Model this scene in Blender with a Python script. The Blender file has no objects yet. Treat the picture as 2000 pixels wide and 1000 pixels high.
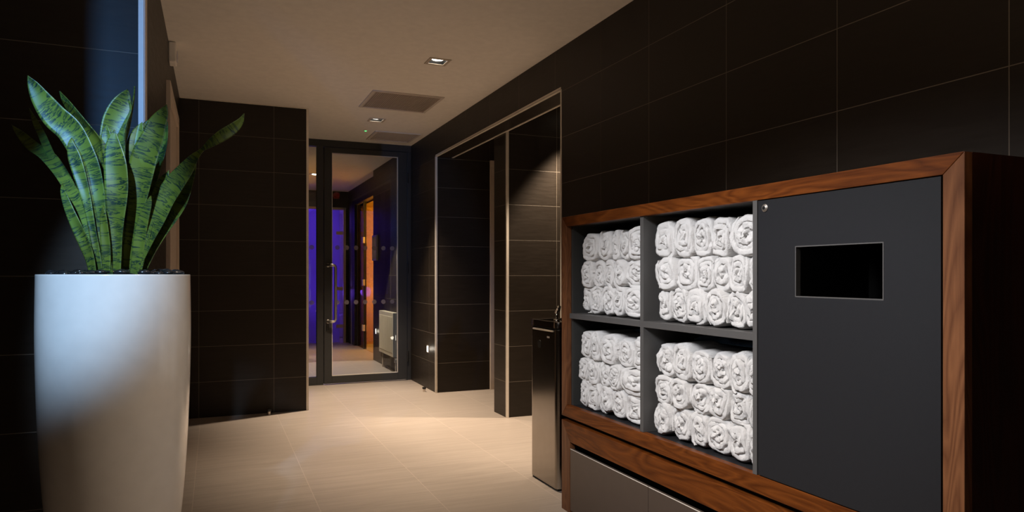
import bpy, bmesh, math, random
from mathutils import Vector, Matrix, noise
SC = bpy.context.scene
COL = SC.collection
R = math.radians
# ------------------------------------------------------------------ camera
F = 1371.0
TH = math.atan(582/1371)
CT, ST = math.cos(TH), math.sin(TH)
H = 1.225
cd = bpy.data.cameras.new('camera'); cam = bpy.data.objects.new('camera', cd); COL.objects.link(cam)
cam.location = (0, 0, H); cam.rotation_euler = (R(90), 0, -TH)
cd.sensor_width = 36; cd.lens = 36*F/2000; cd.shift_y = 37/2000; cd.clip_start = .02
SC.camera = cam
SC.cycles.caustics_reflective = False
# ------------------------------------------------------------------ view, world, light
vs = SC.view_settings
SC.display_settings.display_device = 'sRGB'
vs.view_transform = 'Standard'; vs.look = 'None'; vs.gamma = 1; vs.exposure = 0.0; vs.use_curve_mapping = False
w = bpy.data.worlds.new('world'); SC.world = w; w.use_nodes = True
w.node_tree.nodes['Background'].inputs[0].default_value = (.10, .09, .08, 1)
w.node_tree.nodes['Background'].inputs[1].default_value = .02
WARM = (1.0, .79, .58)
COOL = (.15, .43, 1.0)
def spot(name, loc, target, power, col, ang, blend, rad=.03):
    l = bpy.data.lights.new(name, 'SPOT'); l.energy = power; l.color = col
    l.spot_size = R(ang); l.spot_blend = blend; l.shadow_soft_size = rad
    o = bpy.data.objects.new(name, l); COL.objects.link(o); o.location = loc
    o.rotation_euler = (Vector(target)-Vector(loc)).to_track_quat('-Z', 'Y').to_euler()
    return o
def point(name, loc, power, col, rad=.03):
    l = bpy.data.lights.new(name, 'POINT'); l.energy = power; l.color = col; l.shadow_soft_size = rad
    o = bpy.data.objects.new(name, l); COL.objects.link(o); o.location = loc
    return o
def area(name, loc, target, power, col, sx, sy, spread=180):
    l = bpy.data.lights.new(name, 'AREA'); l.energy = power; l.color = col
    l.shape = 'RECTANGLE'; l.size = sx; l.size_y = sy; l.spread = R(spread)
    o = bpy.data.objects.new(name, l); COL.objects.link(o); o.location = loc
    o.rotation_euler = (Vector(target)-Vector(loc)).to_track_quat('-Z', 'Y').to_euler()
    return o
# corridor downlights and the recess downlight (their fittings are built further down)
spot('downlight_lamp', (1.455, 4.77, 2.72), (1.455, 4.77, 0), 420, WARM, 76, 1)
spot('downlight_lamp', (1.455, 6.80, 2.72), (1.455, 6.80, 0), 540, WARM, 78, 1)
spot('downlight_lamp', (2.95, 5.25, 2.72), (2.88, 5.32, 0), 300, WARM, 76, .5)
spot('downlight_lamp', (1.455, 8.55, 2.72), (1.455, 8.55, 0), 260, (1, .88, .76), 63, .12)
spot('downlight_lamp', (1.39, 10.80, 2.72), (1.39, 10.80, 0), 200, WARM, 80, .7)
# added unseen fill downlight over the lobby, near the towel cabinet, out of the frame
spot('downlight_lamp', (.55, 1.75, 2.72), (.55, 1.75, 0), 95, WARM, 86, .9, .05)
# fill light added behind the camera to brighten the ceiling
area('ceiling_fill_area', (.75, -.5, 1.45), (1.0, .9, 2.9), 8, WARM, .4, .4, 100)
# added unseen cool spot on the left, lighting planter and wall blue
o_ = spot('cool_fill_spot', (-1.40, .60, 2.30), (-.60, 2.36, 1.93), 260, COOL, 35, .35, .013)
o_.scale = (.52, 1, 1)
# narrow accent spot added out of view to brighten the planter
o_ = spot('planter_fill_spot', (-.62, .45, 2.60), (-.38, 2.30, 1.48), 360, (.46, .70, 1.0), 26, .65, .03)
o_.scale = (.60, 1, 1)
# neutral fill spot without a fitting, added to brighten the towel cabinet
o_ = spot('cabinet_fill_spot', (-.45, 1.60, 2.50), (1.62, 1.92, .98), 380, (.97, .97, 1.0), 62, .6, .35)
o_.scale = (1, .56, 1)
# ------------------------------------------------------------------ node helpers
def newmat(name):
    m = bpy.data.materials.new(name); m.use_nodes = True
    nt = m.node_tree; b = nt.nodes['Principled BSDF']
    return m, nt, b
def N(nt, t, **kw):
    n = nt.nodes.new(t)
    for k, v in kw.items():
        if k.startswith('i_'): n.inputs[k[2:]].default_value = v
        else: setattr(n, k, v)
    return n
def L(nt, a, b): nt.links.new(a, b)
def math_n(nt, op, a, b=None, c=None):
    n = nt.nodes.new('ShaderNodeMath'); n.operation = op
    for i, v in enumerate((a, b, c)):
        if v is None: continue
        if isinstance(v, (int, float)): n.inputs[i].default_value = v
        else: L(nt, v, n.inputs[i])
    return n.outputs[0]
def mixc(nt, fac, a, b, blend='MIX'):
    n = nt.nodes.new('ShaderNodeMix'); n.data_type = 'RGBA'; n.blend_type = blend
    for s, v in ((0, fac), (6, a), (7, b)):
        if isinstance(v, (int, float)): n.inputs[s].default_value = v
        elif isinstance(v, tuple): n.inputs[s].default_value = (*v, 1) if len(v) == 3 else v
        else: L(nt, v, n.inputs[s])
    return n.outputs[2]
def simple(name, col, rough=.5, metal=0, bump=0, bscale=200, **kw):
    m, nt, b = newmat(name)
    b.inputs['Roughness'].default_value = rough; b.inputs['Metallic'].default_value = metal
    tc = N(nt, 'ShaderNodeTexCoord')
    nz = N(nt, 'ShaderNodeTexNoise'); nz.inputs['Scale'].default_value = bscale*.1
    L(nt, tc.outputs['Object'], nz.inputs['Vector'])
    c = mixc(nt, nz.outputs['Fac'], tuple(x*.93 for x in col), tuple(min(1, x*1.07) for x in col))
    L(nt, c, b.inputs['Base Color'])
    if bump:
        n2 = N(nt, 'ShaderNodeTexNoise'); n2.inputs['Scale'].default_value = bscale
        L(nt, tc.outputs['Object'], n2.inputs['Vector'])
        bp = N(nt, 'ShaderNodeBump'); bp.inputs['Strength'].default_value = bump; bp.inputs['Distance'].default_value = .002
        L(nt, n2.outputs['Fac'], bp.inputs['Height']); L(nt, bp.outputs[0], b.inputs['Normal'])
    for k, v in kw.items(): b.inputs[k].default_value = v
    return m
def emit(name, col, s):
    m, nt, b = newmat(name)
    b.inputs['Base Color'].default_value = (*col, 1)
    b.inputs['Emission Color'].default_value = (*col, 1); b.inputs['Emission Strength'].default_value = s
    return m
def glassmat(name, tint=(1, 1, 1), gloss=1.0, rough=0.0, frost=0.0):
    m, nt, b = newmat(name); nt.nodes.remove(b)
    out = [n for n in nt.nodes if n.type == 'OUTPUT_MATERIAL'][0]
    tr = N(nt, 'ShaderNodeBsdfTransparent'); tr.inputs[0].default_value = (*tint, 1)
    gl = N(nt, 'ShaderNodeBsdfGlossy'); gl.inputs['Roughness'].default_value = rough
    fr = N(nt, 'ShaderNodeFresnel'); fr.inputs[0].default_value = 1.5
    mx = N(nt, 'ShaderNodeMixShader')
    L(nt, math_n(nt, 'MULTIPLY', fr.outputs[0], gloss), mx.inputs[0]); L(nt, tr.outputs[0], mx.inputs[1]); L(nt, gl.outputs[0], mx.inputs[2])
    o = mx.outputs[0]
    if frost:
        tl = N(nt, 'ShaderNodeBsdfTranslucent'); tl.inputs[0].default_value = (.9, .9, .95, 1)
        m2 = N(nt, 'ShaderNodeMixShader'); m2.inputs[0].default_value = frost
        L(nt, o, m2.inputs[1]); L(nt, tl.outputs[0], m2.inputs[2]); o = m2.outputs[0]
    L(nt, o, out.inputs[0])
    return m
# ------------------------------------------------------------------ materials
def tile_mat():
    m, nt, b = newmat('dark_stone_tile')
    uv = N(nt, 'ShaderNodeUVMap'); sp = N(nt, 'ShaderNodeSeparateXYZ'); L(nt, uv.outputs[0], sp.inputs[0])
    def line(o, wd):
        f = math_n(nt, 'FRACT', o)
        d = math_n(nt, 'ABSOLUTE', math_n(nt, 'SUBTRACT', f, .5))
        mr = N(nt, 'ShaderNodeMapRange'); mr.inputs[1].default_value = .5-wd; mr.inputs[2].default_value = .5-wd*.6
        L(nt, d, mr.inputs[0]); return mr.outputs[0]
    g = math_n(nt, 'MAXIMUM', line(sp.outputs[0], .0031), line(sp.outputs[1], .0062))
    cell = N(nt, 'ShaderNodeCombineXYZ')
    L(nt, math_n(nt, 'FLOOR', sp.outputs[0]), cell.inputs[0]); L(nt, math_n(nt, 'FLOOR', sp.outputs[1]), cell.inputs[1])
    wn = N(nt, 'ShaderNodeTexWhiteNoise'); L(nt, cell.outputs[0], wn.inputs['Vector'])
    # layered stone veins, stretched along the tile
    mp = N(nt, 'ShaderNodeMapping'); mp.inputs['Scale'].default_value = (1.2, 5, 1); mp.inputs['Rotation'].default_value = (0, 0, .12)
    add = N(nt, 'ShaderNodeVectorMath'); add.operation = 'MULTIPLY_ADD'
    L(nt, wn.outputs['Color'], add.inputs[0]); add.inputs[1].default_value = (9, 9, 9); L(nt, uv.outputs[0], add.inputs[2])
    L(nt, add.outputs[0], mp.inputs[0])
    nz = N(nt, 'ShaderNodeTexNoise'); nz.inputs['Scale'].default_value = 3.2; nz.inputs['Detail'].default_value = 8; nz.inputs['Roughness'].default_value = .65; nz.inputs['Distortion'].default_value = .6
    L(nt, mp.outputs[0], nz.inputs[0])
    c1 = mixc(nt, nz.outputs['Fac'], (.0125, .0092, .0066), (.036, .027, .0195))
    c2 = mixc(nt, math_n(nt, 'MULTIPLY', wn.outputs['Value'], .45), c1, (.022, .016, .011))
    c3 = mixc(nt, g, c2, (.17, .145, .115))
    L(nt, c3, b.inputs['Base Color'])
    r = math_n(nt, 'MULTIPLY_ADD', nz.outputs['Fac'], .22, .34)
    L(nt, math_n(nt, 'MAXIMUM', r, math_n(nt, 'MULTIPLY', g, .8)), b.inputs['Roughness'])
    b.inputs['Specular IOR Level'].default_value = .27
    hgt = math_n(nt, 'SUBTRACT', math_n(nt, 'MULTIPLY', nz.outputs['Fac'], .25), g)
    bp = N(nt, 'ShaderNodeBump'); bp.inputs['Strength'].default_value = .35; bp.inputs['Distance'].default_value = .002
    L(nt, hgt, bp.inputs['Height']); L(nt, bp.outputs[0], b.inputs['Normal'])
    return m
def floor_mat():
    m, nt, b = newmat('beige_floor_tile')
    tc = N(nt, 'ShaderNodeTexCoord'); sp = N(nt, 'ShaderNodeSeparateXYZ'); L(nt, tc.outputs['Object'], sp.inputs[0])
    u = math_n(nt, 'DIVIDE', math_n(nt, 'SUBTRACT', sp.outputs[0], .509), .614)
    fu = math_n(nt, 'FLOOR', u)
    off = math_n(nt, 'MULTIPLY', math_n(nt, 'FRACT', math_n(nt, 'MULTIPLY', fu, .5)), -1.0)
    v = math_n(nt, 'ADD', math_n(nt, 'DIVIDE', math_n(nt, 'SUBTRACT', sp.outputs[1], 4.16), .614), off)
    def line(o, wd):
        d = math_n(nt, 'ABSOLUTE', math_n(nt, 'SUBTRACT', math_n(nt, 'FRACT', o), .5))
        mr = N(nt, 'ShaderNodeMapRange'); mr.inputs[1].default_value = .5-wd; mr.inputs[2].default_value = .5-wd*.6
        L(nt, d, mr.inputs[0]); return mr.outputs[0]
    g = math_n(nt, 'MAXIMUM', line(u, .0036), math_n(nt, 'MULTIPLY', line(v, .0036), .8))
    cell = N(nt, 'ShaderNodeCombineXYZ'); L(nt, fu, cell.inputs[0]); L(nt, math_n(nt, 'FLOOR', v), cell.inputs[1])
    wn = N(nt, 'ShaderNodeTexWhiteNoise'); L(nt, cell.outputs[0], wn.inputs['Vector'])
    add = N(nt, 'ShaderNodeVectorMath'); add.operation = 'MULTIPLY_ADD'
    L(nt, wn.outputs['Color'], add.inputs[0]); add.inputs[1].default_value = (7, 7, 7); L(nt, tc.outputs['Object'], add.inputs[2])
    mp = N(nt, 'ShaderNodeMapping'); mp.inputs['Scale'].default_value = (1.1, 16, 1)
    L(nt, add.outputs[0], mp.inputs[0])
    nz = N(nt, 'ShaderNodeTexNoise'); nz.inputs['Scale'].default_value = 2.2; nz.inputs['Detail'].default_value = 7; nz.inputs['Roughness'].default_value = .62; nz.inputs['Distortion'].default_value = .35
    L(nt, mp.outputs[0], nz.inputs[0])
    cr = N(nt, 'ShaderNodeMapRange'); cr.inputs[1].default_value = .3; cr.inputs[2].default_value = .7; L(nt, nz.outputs['Fac'], cr.inputs[0])
    c1 = mixc(nt, cr.outputs[0], (.335, .285, .248), (.43, .372, .325))
    c2 = mixc(nt, math_n(nt, 'MULTIPLY', wn.outputs['Value'], .4), c1, (.375, .32, .278))
    c3 = mixc(nt, g, c2, (.50, .425, .37))
    L(nt, c3, b.inputs['Base Color'])
    b.inputs['Roughness'].default_value = .42; b.inputs['Specular IOR Level'].default_value = .3
    bp = N(nt, 'ShaderNodeBump'); bp.inputs['Strength'].default_value = .15; bp.inputs['Distance'].default_value = .001
    L(nt, math_n(nt, 'SUBTRACT', nz.outputs['Fac'], g), bp.inputs['Height']); L(nt, bp.outputs[0], b.inputs['Normal'])
    return m
def wood_mat(name, axis, dark, light, sc=1.0, rough=.38):
    m, nt, b = newmat(name)
    tc = N(nt, 'ShaderNodeTexCoord'); mp = N(nt, 'ShaderNodeMapping')
    s = [52*sc]*3; s[axis] = 2.6*sc; mp.inputs['Scale'].default_value = s
    L(nt, tc.outputs['Object'], mp.inputs[0])
    # slow warp, so that the figure opens into cathedrals
    s2 = [5*sc]*3; s2[axis] = .9*sc
    m2 = N(nt, 'ShaderNodeMapping'); m2.inputs['Scale'].default_value = s2; L(nt, tc.outputs['Object'], m2.inputs[0])
    n0 = N(nt, 'ShaderNodeTexNoise'); n0.inputs['Scale'].default_value = 1.3; n0.inputs['Detail'].default_value = 2; n0.inputs['Distortion'].default_value = .8; L(nt, m2.outputs[0], n0.inputs[0])
    rings = math_n(nt, 'FRACT', math_n(nt, 'MULTIPLY', n0.outputs['Fac'], 14.0))
    n1 = N(nt, 'ShaderNodeTexNoise'); n1.inputs['Scale'].default_value = 2.5; n1.inputs['Detail'].default_value = 8; n1.inputs['Roughness'].default_value = .7; L(nt, mp.outputs[0], n1.inputs[0])
    tri = math_n(nt, 'MULTIPLY', math_n(nt, 'ABSOLUTE', math_n(nt, 'SUBTRACT', rings, .5)), 2.0)
    f = math_n(nt, 'ADD', math_n(nt, 'MULTIPLY', tri, .35), math_n(nt, 'MULTIPLY', n1.outputs['Fac'], .75))
    mr = N(nt, 'ShaderNodeMapRange'); mr.inputs[1].default_value = .2; mr.inputs[2].default_value = .85; L(nt, f, mr.inputs[0])
    L(nt, mixc(nt, mr.outputs[0], dark, light), b.inputs['Base Color'])
    b.inputs['Roughness'].default_value = rough; b.inputs['Specular IOR Level'].default_value = .22
    bp = N(nt, 'ShaderNodeBump'); bp.inputs['Strength'].default_value = .12; bp.inputs['Distance'].default_value = .001
    L(nt, n1.outputs['Fac'], bp.inputs['Height']); L(nt, bp.outputs[0], b.inputs['Normal'])
    return m
def leaf_mat():
    m, nt, b = newmat('banded_leaf')
    uv = N(nt, 'ShaderNodeUVMap'); oi = N(nt, 'ShaderNodeObjectInfo')
    ad = N(nt, 'ShaderNodeVectorMath'); ad.operation = 'MULTIPLY_ADD'
    cb = N(nt, 'ShaderNodeCombineXYZ'); L(nt, oi.outputs['Random'], cb.inputs[1]); L(nt, oi.outputs['Random'], cb.inputs[0])
    L(nt, cb.outputs[0], ad.inputs[0]); ad.inputs[1].default_value = (23, 37, 0); L(nt, uv.outputs[0], ad.inputs[2])
    mp = N(nt, 'ShaderNodeMapping'); mp.inputs['Scale'].default_value = (8, 44, 1); L(nt, ad.outputs[0], mp.inputs[0])
    nz = N(nt, 'ShaderNodeTexNoise'); nz.inputs['Scale'].default_value = 1.0; nz.inputs['Detail'].default_value = 5; nz.inputs['Roughness'].default_value = .62; nz.inputs['Distortion'].default_value = 1.1
    L(nt, mp.outputs[0], nz.inputs[0])
    # thin wavy dark lines where the noise crosses its middle, and broader blotches
    ln = math_n(nt, 'ABSOLUTE', math_n(nt, 'SUBTRACT', nz.outputs['Fac'], .52))
    l1 = N(nt, 'ShaderNodeMapRange'); l1.inputs[1].default_value = .040; l1.inputs[2].default_value = .010; L(nt, ln, l1.inputs[0])
    l2 = N(nt, 'ShaderNodeMapRange'); l2.inputs[1].default_value = .57; l2.inputs[2].default_value = .64; L(nt, nz.outputs['Fac'], l2.inputs[0])
    n3 = N(nt, 'ShaderNodeTexNoise'); n3.inputs['Scale'].default_value = .35; n3.inputs['Detail'].default_value = 2; L(nt, mp.outputs[0], n3.inputs[0])
    base = mixc(nt, n3.outputs['Fac'], (.055, .092, .014), (.135, .185, .024))
    d = math_n(nt, 'MAXIMUM', math_n(nt, 'MULTIPLY', l1.outputs[0], .95), math_n(nt, 'MULTIPLY', l2.outputs[0], .8))
    c = mixc(nt, d, base, (.004, .022, .017))
    sp = N(nt, 'ShaderNodeSeparateXYZ'); L(nt, uv.outputs[0], sp.inputs[0])
    L(nt, c, b.inputs['Base Color'])
    b.inputs['Roughness'].default_value = .4; b.inputs['Specular IOR Level'].default_value = .4
    bp = N(nt, 'ShaderNodeBump'); bp.inputs['Strength'].default_value = .12; bp.inputs['Distance'].default_value = .001
    L(nt, nz.outputs['Fac'], bp.inputs['Height']); L(nt, bp.outputs[0], b.inputs['Normal'])
    return m
def towel_mat(name, a, c):
    m, nt, b = newmat(name)
    tc = N(nt, 'ShaderNodeTexCoord')
    n1 = N(nt, 'ShaderNodeTexNoise'); n1.inputs['Scale'].default_value = 420; n1.inputs['Detail'].default_value = 2; L(nt, tc.outputs['Object'], n1.inputs[0])
    n2 = N(nt, 'ShaderNodeTexNoise'); n2.inputs['Scale'].default_value = 45; n2.inputs['Detail'].default_value = 4; L(nt, tc.outputs['Object'], n2.inputs[0])
    L(nt, mixc(nt, n2.outputs['Fac'], a, c), b.inputs['Base Color'])
    b.inputs['Roughness'].default_value = .95; b.inputs['Specular IOR Level'].default_value = .1
    b.inputs['Sheen Weight'].default_value = .25; b.inputs['Sheen Roughness'].default_value = .6
    hh = math_n(nt, 'ADD', math_n(nt, 'MULTIPLY', n1.outputs['Fac'], .5), math_n(nt, 'MULTIPLY', n2.outputs['Fac'], 1.6))
    bp = N(nt, 'ShaderNodeBump'); bp.inputs['Strength'].default_value = .8; bp.inputs['Distance'].default_value = .004
    L(nt, hh, bp.inputs['Height']); L(nt, bp.outputs[0], b.inputs['Normal'])
    return m
M = dict(
    tile=tile_mat(), floor=floor_mat(),
    ceil=simple('ceiling_paint', (.90, .845, .775), .9),
    trim=simple('satin_metal_trim', (.80, .73, .64), .45, .15),
    trimd=simple('dark_edge_trim', (.05, .045, .04), .4, .3),
    alu=simple('dark_grey_aluminium', (.030, .030, .030), .42, .0, **{'Specular IOR Level': .45}),
    aluh=simple('hinge_grey', (.05, .05, .05), .3, .6),
    steel=simple('brushed_steel', (.72, .66, .60), .36, 1),
    fsteel=simple('satin_stainless_panel', (.36, .33, .30), .16, 1),
    chrome=simple('polished_chrome', (.85, .85, .85), .06, 1),
    black=simple('black_plastic', (.008, .008, .008), .35),
    dark=simple('void_black_paint', (.006, .006, .006), .8),
    cream=simple('cream_paint', (.55, .47, .38), .5),
    grill=simple('grille_grey_brown', (.40, .335, .285), .7),
    grilll=simple('grille_pale', (.62, .55, .49), .7),
    radw=simple('radiator_enamel', (.66, .60, .47), .35),
    jamb=simple('beige_door_jamb', (.60, .50, .41), .55),
    grey=simple('charcoal_laminate', (.0165, .0168, .019), .38, 0, .05, 600, **{'Specular IOR Level': .35}),
    greyin=simple('charcoal_cabinet_lining', (.040, .040, .038), .5),
    greyedge=simple('charcoal_shelf_edge', (.085, .082, .080), .42),
    greylow=simple('taupe_lacquer_door', (.088, .064, .050), .32, .15),
    woodh=wood_mat('walnut_along_y', 1, (.050, .011, .002), (.175, .048, .008)),
    woodv=wood_mat('walnut_along_z', 2, (.085, .030, .013), (.215, .088, .037)),
    woodshade=wood_mat('walnut_shaded_side', 2, (.012, .004, .002), (.05, .014, .006), .8, .42),  # same walnut, darkened: the shade on the cabinet ends is in the colour
    sauna=wood_mat('sauna_pine', 1, (.32, .15, .04), (.62, .36, .12), .5, .6),
    pot=simple('gloss_white_glaze', (.74, .72, .70), .17, 0, **{'Coat Weight': .3, 'Coat Roughness': .08}),
    potin=simple('dark_soil', (.015, .012, .010), .9, 0, .8, 120),
    pebble=simple('polished_black_pebble', (.012, .013, .015), .22),
    leaf=leaf_mat(),
    towel=towel_mat('white_terry', (.80, .78, .76), (.88, .87, .86)),
    towelcool=towel_mat('cool_lit_terry', (.035, .085, .15), (.06, .13, .22)),  # white terry under cool light, with that light put into the colour
    glass=glassmat('door_glass', (.93, .94, .92), .9),
    frost=glassmat('steam_room_glass', (.55, .5, 1), .5, 0, .5),
    bronze=glassmat('bronze_glass', (.34, .28, .20), .3),
    saunaglass=glassmat('sauna_glass', (.85, .80, .74), .2),
    dot=None, lamp=emit('lamp_glow', (1, .9, .76), 7), step=emit('step_light_glow', (1, .93, .82), 9),
    led=emit('green_led', (.1, 1, .25), 1.6), steamw=simple('steam_room_wall', (.7, .7, .75), .5),
    red=simple('red_plastic', (.35, .02, .012), .4), paper=simple('printed_paper', (.62, .60, .66), .6),
)
dm, dnt, db = newmat('frosted_dot'); db.inputs['Base Color'].default_value = (.27, .23, .27, 1); db.inputs['Roughness'].default_value = .8; db.inputs['Alpha'].default_value = .55
M['dot'] = dm
# ------------------------------------------------------------------ object helpers
def obj(name, bm, mat, parent=None, smooth=False, bevel=0, kind=None):
    me = bpy.data.meshes.new(name)
    bmesh.ops.recalc_face_normals(bm, faces=bm.faces)
    bm.to_mesh(me); bm.free()
    if mat is not None: me.materials.append(mat)
    o = bpy.data.objects.new(name, me); COL.objects.link(o)
    if parent: o.parent = parent
    if smooth:
        for p in me.polygons: p.use_smooth = True
    if bevel:
        md = o.modifiers.new('bevel', 'BEVEL'); md.width = bevel; md.segments = 2; md.limit_method = 'ANGLE'; md.angle_limit = R(40)
        md.harden_normals = False
    if kind: o['kind'] = kind
    return o
def tag(o, label, cat, group=None):
    o['label'] = label; o['category'] = cat
    if group: o['group'] = group
    return o
def thing(name, label, cat, loc=(0, 0, 0), group=None):
    o = bpy.data.objects.new(name, None); COL.objects.link(o); o.location = loc; o.empty_display_size = .05
    return tag(o, label, cat, group)
def rel(o, parent):
    """children are modelled in world coordinates; keep them there under a moved root"""
    o.parent = parent; o.matrix_parent_inverse = Matrix.Translation(-Vector(parent.location)); return o
def box(bm, x0, x1, y0, y1, z0, z1):
    vs_ = [bm.verts.new(p) for p in ((x0,y0,z0),(x1,y0,z0),(x1,y1,z0),(x0,y1,z0),(x0,y0,z1),(x1,y0,z1),(x1,y1,z1),(x0,y1,z1))]
    for f in ((0,3,2,1),(4,5,6,7),(0,1,5,4),(1,2,6,5),(2,3,7,6),(3,0,4,7)): bm.faces.new([vs_[i] for i in f])
    return vs_
def BX(*a):
    bm = bmesh.new(); box(bm, *a); return bm
def cyl(bm, p0, p1, r, seg=20, r2=None, cap=True):
    p0, p1 = Vector(p0), Vector(p1); d = (p1-p0).normalized()
    a = d.orthogonal().normalized(); b = d.cross(a)
    r2 = r if r2 is None else r2
    A = [bm.verts.new(p0+(a*math.cos(t)+b*math.sin(t))*r) for t in [2*math.pi*i/seg for i in range(seg)]]
    B = [bm.verts.new(p1+(a*math.cos(t)+b*math.sin(t))*r2) for t in [2*math.pi*i/seg for i in range(seg)]]
    for i in range(seg): bm.faces.new((A[i], A[(i+1) % seg], B[(i+1) % seg], B[i]))
    if cap: bm.faces.new(A[::-1]); bm.faces.new(B)
def tube(bm, pts, r, seg=12):
    pts = [Vector(p) for p in pts]; rings = []; ref = None
    for i, p in enumerate(pts):
        d = (pts[min(i+1, len(pts)-1)]-pts[max(i-1, 0)]).normalized()
        a = d.orthogonal().normalized() if ref is None else (ref-d*ref.dot(d)).normalized()
        ref = a; b = d.cross(a)
        rings.append([bm.verts.new(p+(a*math.cos(t)+b*math.sin(t))*r) for t in [2*math.pi*k/seg for k in range(seg)]])
    for A, B in zip(rings, rings[1:]):
        for i in range(seg): bm.faces.new((A[i], A[(i+1) % seg], B[(i+1) % seg], B[i]))
    bm.faces.new(rings[0][::-1]); bm.faces.new(rings[-1])
def lathe(bm, prof, c, seg=96):
    rings = [[bm.verts.new((c[0]+r*math.cos(2*math.pi*i/seg), c[1]+r*math.sin(2*math.pi*i/seg), c[2]+z)) for i in range(seg)] for r, z in prof]
    for A, B in zip(rings, rings[1:]):
        for i in range(seg): bm.faces.new((A[i], A[(i+1) % seg], B[(i+1) % seg], B[i]))
    return rings
def tilewall(name, x0, x1, y0, y1, z0, z1, phx=.491, phy=1.309, parent=None):
    """a tiled wall block; 610 x 305 mm tiles laid out by its uv"""
    bm = BX(x0, x1, y0, y1, z0, z1); uvl = bm.loops.layers.uv.new('UVMap')
    bmesh.ops.recalc_face_normals(bm, faces=bm.faces)
    for f in bm.faces:
        n = f.normal
        for lp in f.loops:
            c = lp.vert.co
            if abs(n.x) > .5: lp[uvl].uv = ((c.y-phy)/.61+50, c.z/.305+50)
            elif abs(n.y) > .5: lp[uvl].uv = ((c.x-phx)/.61+50, c.z/.305+50)
            else: lp[uvl].uv = ((c.y-phy)/.61+50, c.x/2+50.3)
    o = obj(name, bm, M['tile'], parent); o['kind'] = 'structure'
    return o
def struct(name, bm, mat, **k):
    o = obj(name, bm, mat, **k); o['kind'] = 'structure'; return o
# ------------------------------------------------------------------ setting
CZ = 2.733; WX = 2.12
# floor
struct('floor', BX(-4.2, 5.2, -2.6, 14.9, -.06, 0), M['floor'])
# ceiling with real holes for the recessed fittings
DL = [(1.455, 4.77), (1.455, 6.80), (2.95, 5.25), (1.455, 8.55), (1.39, 10.80), (.55, 1.75)]  # the last one is the added unseen downlight over the lobby
holes = [(x-.058, x+.058, y-.058, y+.058) for x, y in DL]
bm = bmesh.new()
xs = sorted({-4.2, 5.2, *[h[0] for h in holes], *[h[1] for h in holes]})
ys = sorted({-2.6, 14.9, *[h[2] for h in holes], *[h[3] for h in holes]})
for xa, xb in zip(xs, xs[1:]):
    for ya, yb in zip(ys, ys[1:]):
        cx, cy = (xa+xb)/2, (ya+yb)/2
        if any(h[0] < cx < h[1] and h[2] < cy < h[3] for h in holes): continue
        box(bm, xa, xb, ya, yb, CZ, CZ+.012)
bmesh.ops.remove_doubles(bm, verts=bm.verts, dist=1e-5)
struct('ceiling', bm, M['ceil'])
# right wall, lintel over the opening, wall beyond it
tilewall('wall_right', WX, WX+.19, -2.6, 3.64, 0, CZ)
tilewall('wall_right_pier', WX, WX+.19, 3.64, 4.16, 0, CZ, phy=3.64)
tilewall('wall_right_lintel', WX, WX+.19, 4.16, 7.02, 2.455, CZ, phy=4.86)
tilewall('wall_right_far', WX, 2.72, 7.02, 8.01, 0, CZ, phy=7.264, phx=2.72)
# recess behind the opening
tilewall('wall_pillar', 2.31, 4.6, 5.56, 5.85, 0, CZ, phx=2.79, phy=5.85)
tilewall('wall_recess_end', 4.6, 4.8, 4.0, 8.2, 0, CZ)
tilewall('wall_recess_front', 2.31, 4.6, 3.9, 4.16, 0, CZ)
tilewall('wall_recess_back', 2.80, 4.6, 7.10, 7.30, 0, CZ)
tilewall('wall_recess_above_door', 2.72, 2.80, 7.03, 7.10, 2.45, CZ)
# left wall, its return towards the lobby, and the block beside the glass door
tilewall('wall_left', -.44, -.27, 3.26, 4.80, 0, CZ, phx=-.27, phy=3.30)
tilewall('wall_left_far', -.44, -.27, 5.93, 6.576, 0, CZ, phy=5.93)
tilewall('wall_left_over_door', -.44, -.27, 4.80, 5.93, 2.40, CZ, phy=4.8)
tilewall('wall_block', -.44, .785, 6.576, 8.20, 0, CZ)
tilewall('wall_left_return', -4.2, -.44, 3.26, 3.40, 0, CZ, phx=-.27, phy=3.30)
tilewall('wall_lobby_left', -4.2, -4.0, -2.6, 3.26, 0, CZ)
tilewall('wall_lobby_back', -4.0, WX, -2.6, -2.4, 0, CZ)
# unseen partition added so that its edge cuts off the cool spot
tilewall('wall_spot_blocker', -3.0, -1.19, 1.18, 1.32, 0, CZ)
# room behind the glass door
tilewall('wall_back_room_right', WX, WX+.12, 8.01, 10.13, 0, CZ, phy=7.264)
tilewall('wall_back_room_end', 2.20, 2.42, 12.9, 13.1, 0, CZ)
tilewall('wall_back_room_over_steam', -.44, 2.20, 12.9, 13.1, 2.44, CZ)
tilewall('wall_back_room_end_left', -.44, 1.20, 12.9, 13.1, 0, 2.44)
tilewall('wall_back_room_left', -.62, -.44, 8.2, 13.1, 0, CZ)
tilewall('wall_sauna_lintel', 2.24, 2.36, 10.13, 12.9, 2.44, CZ)
tilewall('wall_sauna_pier', 2.24, 2.36, 12.25, 12.9, 0, 2.44)
tilewall('wall_outer_right', 5.0, 5.2, 8.2, 14.8, 0, CZ)
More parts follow.
